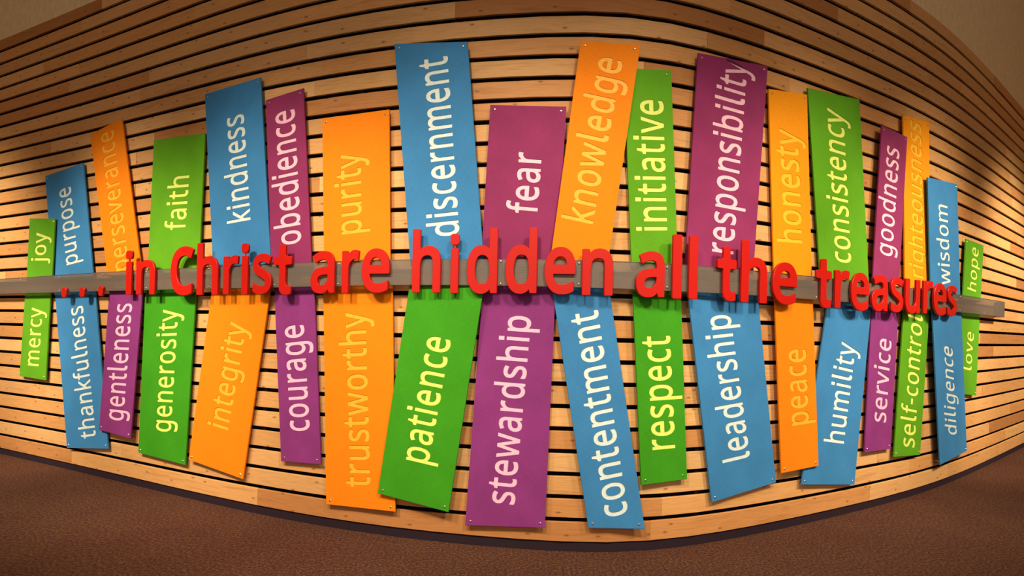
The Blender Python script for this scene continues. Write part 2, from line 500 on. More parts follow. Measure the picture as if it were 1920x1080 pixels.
# ------------------------------------------------------------------ lettering tools
GLYPH_SRC = {"a":"450|203,437,231,437,283,437,322,426,347,403,372,380,385,343,385,293,385,195,385,98,385,0,368,0,351,0,334,0,329,20,325,41,320,61,319,61,318,61,317,61,304,45,292,32,279,22,266,12,251,4,234,-1,217,-6,196,-8,172,-8,147,-8,124,-3,103,6,82,15,66,29,55,48,43,67,37,91,37,119,37,162,54,195,87,219,121,242,173,254,243,257,267,257,292,258,316,259,316,268,316,276,316,285,316,321,308,345,293,359,277,373,255,380,227,380,204,380,183,377,163,370,142,363,123,356,106,347,99,365,91,383,84,400,103,410,125,419,151,426,176,433;273,209,252,208,198,206,161,197,141,182,120,167,110,146,110,119,110,95,117,77,132,66,147,55,165,49,188,49,225,49,255,59,279,79,303,99,315,130,315,172,315,184,315,197,315,210,294,209",
"b":"493|139,511,139,461,139,443,138,426,138,410,137,394,136,382,135,373,136,373,137,373,139,373,151,391,168,406,189,419,211,431,238,437,272,437,325,437,368,418,401,381,433,344,449,289,449,215,449,166,442,125,427,91,412,58,392,33,365,17,338,0,307,-8,272,-8,238,-8,211,-2,189,10,168,23,151,37,139,55,137,55,135,55,133,55,128,36,123,18,119,0,102,0,85,0,68,0,68,203,68,406,68,609,92,609,115,609,139,609,139,560;299,379,260,379,229,379,205,373,188,361,170,350,157,332,150,308,142,285,139,254,139,217,139,216,139,215,139,214,139,161,147,121,165,93,182,65,214,51,261,51,300,51,329,65,348,93,367,121,376,162,376,216,376,270,367,310,348,338,329,365",
"c":"385|265,-8,241,-8,203,-8,169,0,139,15,109,31,86,55,69,87,53,120,44,162,44,213,44,265,53,308,71,342,88,375,112,399,142,415,173,430,207,438,245,438,267,438,288,436,309,431,329,426,346,421,358,415,351,395,344,376,337,356,324,361,309,365,292,370,275,374,259,376,244,376,215,376,191,370,172,358,154,345,140,327,131,303,122,279,117,249,117,213,117,179,122,150,131,126,140,102,153,84,172,71,190,59,213,53,240,53,263,53,284,55,302,60,320,65,336,71,351,78,351,57,351,36,351,15,337,8,321,2,304,-2,286,-6",
"d":"493|243,-8,221,-8,167,-8,124,11,92,48,60,85,44,140,44,214,44,288,60,344,93,381,125,419,168,438,221,438,244,438,263,435,280,429,296,424,311,416,323,407,335,397,346,386,354,374,356,374,358,374,359,374,359,381,358,392,356,405,355,419,354,430,354,438,354,495,354,552,354,609,378,609,401,609,425,609,425,406,425,203,425,0,406,0,387,0,368,0,365,19,361,38,358,58,357,58,356,58,354,58,346,45,335,34,323,24,311,15,296,7,279,1,263,-5;193,51,232,51,277,51,309,63,328,88,346,113,355,150,355,200,355,205,355,209,355,213,355,267,346,308,329,336,311,365,279,379,231,379,193,379,165,364,146,334,127,304,117,263,117,213,117,161,127,121,146,93,165,65",
"e":"453|196,438,234,438,271,438,303,430,329,414,356,398,376,375,390,346,404,317,411,283,411,244,411,230,411,215,411,201,313,201,215,201,117,201,118,153,131,116,154,90,178,65,211,52,254,52,281,52,306,55,327,60,348,65,370,72,392,82,392,61,392,41,392,20,370,10,349,3,327,-1,306,-6,280,-8,251,-8,210,-8,174,0,143,17,112,33,88,58,70,91,53,124,44,164,44,212,44,259,52,299,68,333,84,366,106,392,134,411,163,429;257,380,233,380,200,380,173,369,154,348,134,326,122,296,119,257,192,257,265,257,338,257,338,282,334,303,326,322,319,340,308,354,292,364,277,375",
"f":"276|266,393,266,375,230,375,194,375,158,375,158,250,158,125,158,0,134,0,111,0,87,0,87,125,87,250,87,375,62,375,37,375,12,375,12,386,12,397,12,408,37,416,62,424,87,432,87,441,87,449,87,457,87,494,93,524,104,547,115,570,131,587,152,597,172,608,198,613,227,613,244,613,260,612,274,609,288,606,300,603,310,599,304,581,298,562,292,544,283,546,273,549,262,552,251,554,240,556,228,556,204,556,187,548,175,532,164,516,158,492,158,458,158,449,158,439,158,430,194,430,230,430,266,430,266,412",
"g":"493|165,438,221,438,249,438,274,433,297,422,320,411,339,395,355,373,357,373,358,373,359,373,362,392,366,411,369,430,388,430,406,430,425,430,425,284,425,138,425,-7,425,-48,418,-82,404,-109,390,-137,369,-158,341,-172,312,-186,276,-192,233,-192,202,-192,173,-190,147,-186,121,-181,98,-174,78,-165,78,-144,78,-122,78,-100,98,-111,122,-119,149,-125,176,-131,206,-134,237,-134,273,-134,302,-123,324,-101,345,-80,355,-50,355,-13,355,-7,355,-2,355,4,355,10,356,20,356,32,357,44,357,52,358,57,357,57,356,57,354,57,339,35,321,19,299,8,277,-3,251,-8,221,-8,166,-8,122,11,91,51,60,90,44,144,44,214,44,283,60,337,91,377,122,418;259,379,230,379,206,379,186,372,169,359,152,346,139,328,130,303,121,279,117,249,117,213,117,160,127,120,146,92,166,64,194,50,232,50,254,50,272,53,288,58,303,64,316,73,326,85,337,97,344,112,349,131,354,149,356,172,356,197,356,203,356,209,356,214,356,253,352,285,343,309,334,333,320,350,302,362,283,373",
"h":"496|139,490,139,431,139,420,138,410,138,399,137,389,136,379,135,370,136,370,138,370,140,370,149,385,160,398,174,407,188,417,203,424,221,429,238,435,255,437,273,437,308,437,337,432,360,421,384,410,401,393,413,370,425,347,431,317,431,280,431,187,431,93,431,0,407,0,384,0,361,0,361,92,361,183,361,275,361,310,353,336,338,353,322,370,298,379,265,379,233,379,207,372,189,360,171,348,158,331,150,308,143,284,139,256,139,222,139,148,139,74,139,0,115,0,92,0,68,0,68,203,68,406,68,609,92,609,115,609,139,609,139,550",
"i":"207|115,430,139,430,139,287,139,143,139,0,115,0,92,0,68,0,68,143,68,287,68,430,92,430;92,591,104,591,115,591,124,587,133,580,141,573,145,562,145,546,145,531,141,520,133,512,124,505,115,501,104,501,92,501,83,505,75,512,67,520,63,531,63,546,63,562,67,573,75,580,83,587",
"j":"207|46,-192,18,-192,4,-192,-7,-192,-18,-190,-28,-188,-37,-186,-44,-183,-44,-164,-44,-145,-44,-126,-36,-128,-28,-130,-19,-132,-11,-133,-1,-134,9,-134,26,-134,40,-129,51,-120,63,-111,68,-93,68,-67,68,99,68,264,68,430,92,430,115,430,139,430,139,265,139,101,139,-64,139,-91,134,-114,126,-133,117,-152,104,-167,87,-177,69,-187;63,531,63,546,63,562,67,573,75,580,83,587,92,591,104,591,115,591,124,587,133,580,141,573,145,562,145,546,145,531,141,520,133,512,124,505,115,501,104,501,92,501,83,505,75,512,67,520",
"k":"428|138,397,138,291,138,283,138,271,137,257,136,244,135,231,135,221,136,221,137,221,138,221,141,226,146,232,152,240,159,248,165,256,172,264,179,273,184,279,189,285,235,333,281,381,326,430,354,430,381,430,409,430,351,369,293,307,235,246,297,164,359,82,421,0,393,0,364,0,336,0,286,67,237,134,187,200,171,186,154,172,138,158,138,105,138,53,138,0,115,0,91,0,68,0,68,203,68,406,68,609,91,609,115,609,138,609,138,503",
"l":"207|139,203,139,0,115,0,92,0,68,0,68,203,68,406,68,609,92,609,115,609,139,609,139,406",
"m":"750|512,438,540,438,588,438,625,425,649,401,673,376,685,335,685,280,685,187,685,93,685,0,662,0,638,0,615,0,615,92,615,184,615,277,615,310,608,336,594,353,580,370,558,379,528,379,486,379,456,366,438,342,420,318,411,283,411,237,411,158,411,79,411,0,388,0,365,0,342,0,342,92,342,184,342,277,342,299,338,318,332,333,326,348,316,360,303,367,290,375,274,379,253,379,225,379,202,372,185,360,169,348,157,331,150,308,142,285,139,257,139,223,139,149,139,74,139,0,115,0,92,0,68,0,68,143,68,287,68,430,87,430,106,430,125,430,129,410,132,391,136,371,137,371,138,371,140,371,149,386,160,399,173,409,186,418,200,426,217,431,233,435,249,438,266,438,299,438,327,432,349,420,371,408,388,390,398,366,399,366,400,366,402,366,416,390,436,408,461,420,486,432",
"n":"496|257,438,275,438,326,438,365,425,391,401,418,376,431,335,431,280,431,187,431,93,431,0,407,0,384,0,361,0,361,92,361,183,361,275,361,310,353,336,338,353,322,370,298,379,265,379,217,379,184,365,166,338,148,312,139,273,139,223,139,149,139,74,139,0,115,0,92,0,68,0,68,143,68,287,68,430,87,430,106,430,125,430,129,410,132,391,136,371,137,371,138,371,140,371,149,386,161,399,175,409,189,418,205,426,222,431,239,435",
"o":"485|442,263,442,216,442,180,437,148,428,121,418,93,405,70,388,51,370,31,349,17,324,7,300,-3,272,-8,241,-8,213,-8,187,-3,163,7,139,17,118,31,100,51,83,70,69,93,59,121,49,148,44,180,44,216,44,263,52,304,68,336,84,369,107,394,137,412,167,429,203,438,244,438,283,438,317,429,347,412,377,394,400,369,417,336,433,304;117,267,117,216,117,182,121,153,130,128,139,103,153,84,172,71,190,57,214,51,243,51,272,51,296,57,314,71,333,84,347,103,356,128,364,153,369,182,369,216,369,250,364,279,355,303,346,327,332,346,314,359,296,372,272,379,242,379,198,379,167,364,147,335,127,306",
"p":"493|250,438,273,438,326,438,368,419,401,383,433,346,449,290,449,216,449,167,442,126,427,93,412,59,392,34,365,17,339,0,308,-8,272,-8,250,-8,230,-5,213,1,196,7,182,14,170,24,158,33,147,43,139,55,137,55,136,55,134,55,135,45,136,34,137,20,138,6,139,-6,139,-16,139,-75,139,-134,139,-192,115,-192,92,-192,68,-192,68,15,68,222,68,430,87,430,107,430,126,430,129,410,132,391,136,371,137,371,138,371,139,371,147,384,158,395,170,405,182,415,196,423,213,429,230,435;299,379,260,379,231,379,208,373,190,362,172,351,160,335,152,313,144,291,139,263,139,229,139,225,139,220,139,216,139,180,142,150,150,126,157,101,170,83,188,70,206,57,230,51,261,51,288,51,309,58,326,72,343,87,355,106,364,131,372,156,376,184,376,217,376,266,367,305,348,334,329,364",
"r":"331|249,438,269,438,277,438,285,437,295,437,304,436,312,435,319,433,316,411,313,390,310,368,303,370,296,371,287,372,279,373,271,374,264,374,247,374,231,370,217,363,202,356,188,347,176,334,165,321,155,306,149,289,142,271,139,251,139,229,139,153,139,76,139,0,115,0,92,0,68,0,68,143,68,287,68,430,87,430,107,430,126,430,129,404,131,377,134,351,135,351,136,351,137,351,146,367,157,382,170,395,183,408,198,418,214,426,231,434",
"s":"384|348,142,348,119,348,91,341,68,327,49,313,30,294,16,268,6,242,-3,212,-8,176,-8,146,-8,121,-6,99,-1,77,4,58,11,42,19,42,41,42,62,42,83,59,75,80,67,104,60,128,53,153,49,178,49,214,49,240,55,256,66,272,78,280,93,280,112,280,123,277,133,271,141,265,150,255,158,239,167,224,175,202,185,174,196,146,206,122,217,103,228,83,238,68,251,57,266,46,281,41,300,41,324,41,360,56,388,85,408,115,428,154,438,202,438,228,438,253,435,275,430,298,425,319,418,339,409,331,390,323,372,315,353,297,360,278,367,258,372,238,377,218,380,197,380,168,380,146,375,131,366,116,357,108,344,108,328,108,316,112,306,119,298,126,290,137,282,154,274,170,266,191,256,219,246,246,236,269,226,289,215,308,204,323,191,333,176,343,161",
"t":"290|192,50,212,50,222,50,233,51,245,53,256,54,265,56,272,59,272,41,272,23,272,5,264,1,254,-2,240,-4,226,-7,213,-8,200,-8,177,-8,157,-4,138,4,119,11,103,25,91,44,80,63,74,90,74,125,74,209,74,292,74,375,53,375,33,375,13,375,13,387,13,398,13,409,33,418,54,428,75,437,84,468,93,498,103,528,117,528,130,528,144,528,144,496,144,463,144,430,186,430,227,430,269,430,269,412,269,393,269,375,227,375,186,375,144,375,144,292,144,210,144,127,144,101,151,81,163,69,176,56",
"u":"496|404,430,427,430,427,287,427,143,427,0,408,0,389,0,370,0,366,19,363,38,359,57,358,57,357,57,356,57,347,42,335,30,321,20,306,10,291,3,273,-1,256,-6,238,-8,220,-8,186,-8,157,-3,134,8,110,19,93,36,81,59,69,82,63,112,63,148,63,242,63,336,63,430,87,430,111,430,135,430,135,338,135,245,135,153,135,119,142,93,158,76,173,59,198,51,230,51,262,51,287,57,306,69,324,81,337,98,345,121,353,145,357,173,357,206,357,281,357,355,357,430,380,430",
"v":"408|190,0,163,0,109,143,54,287,0,430,25,430,50,430,75,430,106,345,136,261,167,176,171,165,176,152,180,137,185,123,190,109,193,96,197,83,200,72,201,63,202,63,203,63,204,63,207,72,210,83,214,96,218,110,222,123,227,138,232,152,237,165,241,176,271,261,302,345,332,430,357,430,382,430,407,430,353,287,298,143,244,0,217,0",
"w":"631|370,162,346,243,342,254,339,265,336,276,333,287,330,298,328,308,325,317,323,327,321,335,319,344,317,351,316,357,315,357,314,357,313,357,312,351,310,344,308,335,306,327,304,317,302,307,300,297,297,286,294,275,291,265,288,253,284,242,258,162,233,81,207,1,180,1,153,1,127,1,87,144,48,287,9,431,33,431,57,431,82,431,102,354,121,278,141,201,145,186,149,170,153,154,157,139,160,124,163,109,166,95,168,83,169,73,170,73,171,73,172,73,174,79,176,87,178,97,180,107,182,117,185,128,187,138,190,149,193,160,196,170,199,180,201,188,227,269,252,350,277,431,303,431,329,431,354,431,379,350,404,269,428,188,432,176,436,163,440,149,444,135,447,122,451,109,454,96,456,84,457,74,458,74,459,74,460,74,461,83,463,94,466,108,469,121,473,136,477,153,481,169,485,185,489,201,509,278,529,354,549,431,573,431,597,431,621,431,582,287,542,144,502,1,474,1,447,1,419,1,395,82",
"y":"409|59,286,1,430,26,430,51,430,76,430,107,348,138,267,169,185,175,171,179,157,184,144,189,130,193,117,196,105,200,92,203,80,205,68,206,68,207,68,209,68,212,82,217,99,224,121,231,142,238,164,245,186,275,267,304,349,333,430,358,430,384,430,409,430,347,267,285,104,224,-59,214,-86,202,-109,188,-130,174,-150,158,-165,138,-176,119,-187,95,-192,67,-192,55,-192,43,-192,34,-190,24,-189,16,-188,9,-186,9,-167,9,-149,9,-130,15,-131,22,-132,30,-133,38,-134,47,-135,56,-135,73,-135,87,-132,99,-126,111,-119,121,-111,130,-99,138,-88,146,-74,152,-59,159,-40,167,-21,174,-2,116,142",
"C":"507|349,517,323,517,293,517,265,512,241,502,216,491,195,476,178,456,161,436,148,412,139,383,130,354,125,322,125,286,125,239,132,198,147,164,162,129,184,102,213,83,242,65,279,55,322,55,348,55,371,57,394,62,416,66,438,71,460,78,460,57,460,36,460,15,438,7,416,1,393,-2,371,-6,343,-8,312,-8,254,-8,205,4,166,28,127,52,98,86,78,131,59,175,49,227,49,287,49,330,55,370,67,406,79,442,97,473,120,499,143,525,172,545,206,559,240,574,280,581,324,581,353,581,382,578,409,572,436,566,461,558,482,547,472,527,463,506,453,486,435,494,416,501,394,508,372,514",
"-":"258|97,184,32,184,32,204,32,225,32,246,97,246,161,246,226,246,226,225,226,204,226,184,161,184"}
# the l of this lettering has a curled foot
L_TAIL = [(68, 609), (145, 609), (145, 150), (147, 108), (158, 82), (180, 68), (212, 62), (240, 62), (240, -2), (205, -6), (150, -4), (104, 18), (78, 60), (68, 120)]


def bez(b0, b1, n):
    p0, p1, p2, p3 = (b0[2], b0[3]), (b0[4], b0[5]), (b1[0], b1[1]), (b1[2], b1[3])
    dx, dy = p3[0] - p0[0], p3[1] - p0[1]
    dev = max(abs(dx * (q[1] - p0[1]) - dy * (q[0] - p0[0])) for q in (p1, p2)) / (math.hypot(dx, dy) + 1e-6)
    if dev < 1.5:
        return [p0]
    out = []
    for i in range(n):
        t = i / n
        m = 1 - t
        out.append((m ** 3 * p0[0] + 3 * m * m * t * p1[0] + 3 * m * t * t * p2[0] + t ** 3 * p3[0],
                    m ** 3 * p0[1] + 3 * m * m * t * p1[1] + 3 * m * t * t * p2[1] + t ** 3 * p3[1]))
    return out


def area(p):
    return sum(p[i - 1][0] * p[i][1] - p[i][0] * p[i - 1][1] for i in range(len(p))) / 2


def clean(p, eps=0.6):
    out = []
    for q in p:
        if not out or math.hypot(q[0] - out[-1][0], q[1] - out[-1][1]) > eps:
            out.append(q)
    if math.hypot(out[0][0] - out[-1][0], out[0][1] - out[-1][1]) <= eps:
        out.pop()
    return out


def offset(p, d):
    """grow the ink by d: outer outlines run clockwise (negative area), holes the other way"""
    n = len(p)
    out = []
    for i in range(n):
        a, b, c = p[i - 1], p[i], p[(i + 1) % n]
        v1 = (b[0] - a[0], b[1] - a[1]); v2 = (c[0] - b[0], c[1] - b[1])
        l1, l2 = math.hypot(*v1) or 1, math.hypot(*v2) or 1
        n1 = (-v1[1] / l1, v1[0] / l1); n2 = (-v2[1] / l2, v2[0] / l2)
        m = (n1[0] + n2[0], n1[1] + n2[1])
        q = m[0] * n1[0] + m[1] * n1[1]
        if q < 0.35:
            q = 0.35
        out.append((b[0] + m[0] * d / q, b[1] + m[1] * d / q))
    return unloop(out)


def unloop(p):
    """cut away the small loops where an outline crosses itself"""
    p = list(p)
    for _ in range(30):
        n = len(p)
        cut = None
        for i in range(n):
            a, b = p[i], p[(i + 1) % n]
            for j in range(i + 2, n):
                if (j + 1) % n == i:
                    continue
                c, d = p[j], p[(j + 1) % n]
                den = (b[0] - a[0]) * (d[1] - c[1]) - (b[1] - a[1]) * (d[0] - c[0])
                if abs(den) < 1e-12:
                    continue
                t = ((c[0] - a[0]) * (d[1] - c[1]) - (c[1] - a[1]) * (d[0] - c[0])) / den
                u = ((c[0] - a[0]) * (b[1] - a[1]) - (c[1] - a[1]) * (b[0] - a[0])) / den
                if 0 <= t <= 1 and 0 <= u <= 1:
                    cut = (i, j, (a[0] + (b[0] - a[0]) * t, a[1] + (b[1] - a[1]) * t))
                    break
            if cut:
                break
        if not cut:
            break
        i, j, x = cut
        one = p[i + 1:j + 1] + [x]
        two = p[:i + 1] + [x] + p[j + 1:]
        p = one if abs(area(one)) > abs(area(two)) else two
    return p


def round_corners(p, r):
    n = len(p)
    out = []
    for i in range(n):
        a, b, c = p[i - 1], p[i], p[(i + 1) % n]
        v1 = (b[0] - a[0], b[1] - a[1]); v2 = (c[0] - b[0], c[1] - b[1])
        l1, l2 = math.hypot(*v1), math.hypot(*v2)
        turn = abs(math.atan2(v1[0] * v2[1] - v1[1] * v2[0], v1[0] * v2[0] + v1[1] * v2[1]))
        if turn < 0.7:
            out.append(b)
            continue
        r1, r2 = min(r, l1 * 0.45), min(r, l2 * 0.45)
        s = (b[0] - v1[0] / l1 * r1, b[1] - v1[1] / l1 * r1)
        e = (b[0] + v2[0] / l2 * r2, b[1] + v2[1] / l2 * r2)
        for t in (0, .25, .5, .75, 1):
            m = 1 - t
            out.append((m * m * s[0] + 2 * m * t * b[0] + t * t * e[0], m * m * s[1] + 2 * m * t * b[1] + t * t * e[1]))
    return clean(out)


_cache = {}


def glyph(ch, grow, n=4, tail=True):
    key = (ch, grow, n, tail)
    if key in _cache:
        return _cache[key]
    adv, rest = GLYPH_SRC[ch].split('|')
    polys = []
    if ch == 'l' and tail:
        adv = 262
        polys.append(L_TAIL[:])
    else:
        for sp in rest.split(';'):
            v = [float(x) for x in sp.split(',')]
            bs = [v[i:i + 6] for i in range(0, len(v), 6)]
            pts = []
            for i in range(len(bs)):
                pts += bez(bs[i], bs[(i + 1) % len(bs)], n)
            pts = clean(pts)
            if ch in 'ij' and min(q[1] for q in pts) > 460:      # square dots
                pts = [(64, 505), (64, 590), (148, 590), (148, 505)]
                polys.append(pts if area(pts) < 0 else pts[::-1])
                continue
            polys.append(pts)
    big = max(polys, key=lambda p: abs(area(p)))
    if area(big) > 0:
        polys = [p[::-1] for p in polys]
    polys = [clean(offset(p, grow), 0.3) for p in polys]
    _cache[key] = (float(adv), polys)
    return _cache[key]


def inside(pt, poly):
    x, y = pt
    r = False
    for i in range(len(poly)):
        (x1, y1), (x2, y2) = poly[i - 1], poly[i]
        if (y1 > y) != (y2 > y) and x < (x2 - x1) * (y - y1) / (y2 - y1) + x1:
            r = not r
    return r


def split_outlines(polys):
    outers = [p for p in polys if area(p) < 0]
    holes = [p for p in polys if area(p) >= 0]
    return [(o, [h for h in holes if inside(h[0], o)]) for o in outers]


class Builder:
    def __init__(self):
        self.v, self.f = [], []

    def flat(self, outer, holes, z, up=True):
        rings = [outer] + holes
        pts = [q for r in rings for q in r]
        base = len(self.v)
        self.v += [(q[0], q[1], z) for q in pts]
        for t in tessellate_polygon([[Vector((q[0], q[1], 0)) for q in r] for r in rings]):
            a, b, c = (pts[i] for i in t)
            ar = (b[0] - a[0]) * (c[1] - a[1]) - (c[0] - a[0]) * (b[1] - a[1])
            if abs(ar) < 1e-12:
                continue
            t = tuple(base + i for i in t)
            self.f.append(t if (ar > 0) == up else t[::-1])

    def side(self, ring, z0, z1, r0=None):
        """walls between a ring at z0 and the same ring (or r0) at z1; the ring's left side is outside"""
        n = len(ring)
        base = len(self.v)
        r0 = r0 or ring
        self.v += [(q[0], q[1], z0) for q in r0] + [(q[0], q[1], z1) for q in ring]
        for i in range(n):
            j = (i + 1) % n
            self.f.append((base + j, base + i, base + n + i, base + n + j))

    def mesh(self, name):
        me = bpy.data.meshes.new(name)
        me.from_pydata(self.v, [], self.f)
        me.update()
        return me


def solid(outlines, z0, z1, bev, shrink):
    """solid letter: back at z0, front at z1, front edge bevelled by `bev`"""
    B = Builder()
    for outer, holes in outlines:
        rings = [outer] + holes
        small = [shrink(r, bev) for r in rings]
        B.flat(small[0], small[1:], z1, True)
        B.flat(outer, holes, z0, False)
        for r, s_ in zip(rings, small):
            B.side(r, z0, z1 - bev)
            B.side(s_, z1 - bev, z1, r)
    return B.mesh('letter')


def screw_mesh(r=0.0085, h=0.005, shank=0.06):
    v, f = [], []
    n = 10
    prof = [(r * 0.45, -shank), (r * 0.45, -0.0005), (r, -0.0005), (r, h * 0.35), (r * 0.72, h * 0.85), (r * 0.3, h)]
    for (rr, z) in prof:
        for i in range(n):
            a = 2 * math.pi * i / n
            v.append((rr * math.cos(a), rr * math.sin(a), z))
    for j in range(len(prof) - 1):
        for i in range(n):
            i2 = (i + 1) % n
            f.append((j * n + i, j * n + i2, (j + 1) * n + i2, (j + 1) * n + i))
    f.append(tuple((len(prof) - 1) * n + i for i in range(n)))
    f.append(tuple(reversed(range(n))))
    me = bpy.data.meshes.new('screw')
    me.from_pydata(v, [], f)
    me.materials.append(M_SCREW)
    return me


# ------------------------------------------------------------------ the sign boards
# word, colour, layer, row, corners in the picture (TL, TR, BR, BL) and the lettering's frame:
# zoom origin x, y, scale, then baseline start, baseline end, x-height point above the start
BOARDS = [
 ('joy', 'green', 1, 'u', (55.8,409.7),(103.1,409.7),(97.8,515.6),(50.1,518.5), (0,400,4.91), (413,460),(432,170),(317,460)),
 ('purpose', 'blue', 0, 'u', (84.8,330.2),(155.7,305),(174,511.6),(98.2,515.6), (100,320,5.4), (247,930),(170,152),(133,960)),
 ('perseverance', 'orange', 0, 'u', (169.1,251.6),(228.2,222.2),(264.9,505.5),(200.5,508.7), (160,220,3.6), (292,1022),(185,77),(207,1042)),
 ('faith', 'green', 0, 'u', (288.5,263),(384.3,249.1),(372.9,501.4),(277.1,503.4), (280,300,5.4), (357,703),(400,150),(209,708)),
 ('kindness', 'blue', 0, 'u', (383.9,176.6),(488.2,144.8),(507.7,493.2),(399.3,499.3), (380,180,4.32), (383,1003),(327,137),(251,1027)),
 ('obedience', 'plum', 0, 'u', (498.3,187.6),(568.8,165.2),(583.9,493.2),(508.5,495.3), (490,180,3.6), (265,990),(219,80),(141,1010)),
 ('purity', 'orange', 0, 'u', (604.3,222.2),(729.8,205.1),(731.4,485),(607.5,489), (600,270,5.4), (415,895),(405,72),(223,918)),
 ('discernment', 'blue', 1, 'u', (739.4,82),(876.6,78),(906.6,485),(768.5,485), (740,100,3.0), (360,1020),(292,12),(235,1032)),
 ('fear', 'plum', 0, 'u', (919.3,196.6),(1061.9,199.8),(1046,485),(902,485), (920,260,6.353), (547,900),(603,168),(292,880)),
 ('knowledge', 'orange', 1, 'u', (1089,76),(1201,84),(1142,479),(1033.3,477), (1030,100,3.176), (255,1018),(434,42),(127,990)),
 ('initiative', 'green', 0, 'u', (1169.9,127.3),(1258.7,131.8),(1270.9,491.2),(1184.1,491.2), (1160,160,3.6), (325,980),(297,100),(179,981)),
 ('responsibility', 'plum', 0, 'u', (1309.4,99),(1439.6,124),(1413.5,500),(1285,493), (1280,100,2.7), (255,1018),(327,52),(152,1003)),
 ('honesty', 'yellow', 0, 'u', (1441.2,166.4),(1513.4,177.4),(1522.3,515.7),(1451.4,507.5), (1430,230,4.5), (335,1020),(295,76),(190,1008)),
 ('consistency', 'green', 0, 'u', (1514.6,164.4),(1611.6,186.8),(1628.7,520),(1538,514), (1500,180,3.18), (306,1000),(258,98),(216,987)),
 ('goodness', 'plum', 1, 'u', (1654,235.3),(1701.2,256.9),(1686.5,523.8),(1636.8,519.7), (1620,230,3.086), (163,780),(206,160),(94,758)),
 ('righteousness', 'yellow', 0, 'u', (1693.5,216.1),(1742.4,229.6),(1744,540),(1697,533), (1620,230,3.086), (347,905),(332,15),(288,888)),
 ('wisdom', 'blue', 1, 'u', (1739.5,332.3),(1794.9,345.3),(1800.6,552),(1745,540), (1730,350,4.91), (259,908),(229,176),(181,903)),
 ('hope', 'green', 0, 'u', (1811.7,447.6),(1844.3,460.5),(1839,558.5),(1806,553.4), (1730,350,4.91), (492,970),(518,575),(437,950)),
 ('mercy', 'green', 0, 'l', (46.9,552.2),(94.5,551.4),(85.6,713.2),(36.7,705), (30,540,3.6), (150,528),(178,128),(79,522)),
 ('thankfulness', 'blue', 0, 'l', (103.1,550.2),(178.5,550.2),(202.5,841.5),(125.5,839.9), (30,540,3.6), (537,1008),(447,112),(458,1017)),
 ('gentleness', 'purple', 1, 'l', (204.6,550.2),(266.9,550),(244.5,822.4),(185.4,805.7), (180,550,3.857), (193,925),(258,70),(94,912)),
 ('generosity', 'dark green', 0, 'l', (272.2,548),(367.2,546),(347.2,872.1),(259.2,848.9), (180,550,3.857), (537,1005),(591,107),(434,996)),
 ('integrity', 'orange', 0, 'l', (396.1,552),(505.3,550),(455.2,898.6),(353.7,861.9), (350,580,4.32), (330,980),(483,118),(210,942)),
 ('courage', 'purple', 0, 'l', (514.6,550),(589.2,546),(601.4,870.9),(526.9,864.8), (510,580,3.086), (215,702),(180,84),(109,706)),
 ('trustworthy', 'orange', 0, 'l', (606.3,550),(735.9,546),(740.8,959.7),(611.6,945.5), (510,580,3.086), (566,1030),(537,8),(456,1027)),
 ('patience', 'dark green', 1, 'l', (766.5,544),(905,550.7),(840.6,960.5),(708.2,925.1), (700,600,3.6), (366,976),(520,128),(223,942)),
 ('stewardship', 'purple', 0, 'l', (904.5,545),(1041.5,548),(1021.5,990),(872,985), (880,570,2.7), (225,1018),(311,62),(118,1006)),
 ('contentment', 'blue', 0, 'l', (1036.5,548),(1143.4,548),(1209,992),(1103.4,990), (1050,560,2.6), (330,1048),(181,52),(227,1070)),
 ('respect', 'dark green', 0, 'l', (1187,550),(1277,550),(1288.4,898.6),(1202.5,910), (1190,600,4.15), (313,997),(271,118),(145,1013)),
 ('leadership', 'blue', 0, 'l', (1290.9,555),(1421.7,560),(1455,904.5),(1334.9,942.2), (1320,570,3.375), (290,968),(164,62),(173,996)),
 ('peace', 'orange', 1, 'l', (1453.4,566.5),(1524.4,567.7),(1534.9,873.3),(1465.3,887.6), (1450,620,4.5), (300,782),(272,150),(165,804)),
 ('humility', 'blue', 0, 'l', (1550.8,578.7),(1633.6,578.7),(1602.2,908.8),(1503.2,908.8), (1450,620,4.5), (595,955),(697,118),(478,940)),
 ('service', 'purple', 0, 'l', (1634.4,582.8),(1684.5,586.9),(1670.2,841.5),(1621.3,848.9), (1620,570,3.72), (153,828),(193,253),(76,818)),
 ('self-control', 'green', 0, 'l', (1694.7,586.9),(1742.4,588),(1725.2,853),(1676.3,857), (1620,570,3.72), (352,1003),(412,88),(277,993)),
 ('diligence', 'blue', 1, 'l', (1748.5,586.9),(1802.7,586.9),(1812.9,845.6),(1762.7,872.1), (1750,570,4.15), (184,1020),(150,342),(122,1013)),
 ('love', 'green', 0, 'l', (1803.9,587),(1837.3,593),(1830,741.7),(1799,738.5), (1750,570,4.15), (297,520),(318,225),(250,508)),
]
T_BOARD, ENGRAVE = 0.012, 0.0035
SCREW = screw_mesh()
GROW = 15
XH = 430.0
LABEL_WHERE = {'u': 'standing above the grey bar', 'l': 'hanging below the grey bar'}
UP_ORDER = [b[0] for b in BOARDS if b[3] == 'u']


def lerp2(a, b, t):
    return (a[0] + (b[0] - a[0]) * t, a[1] + (b[1] - a[1]) * t)


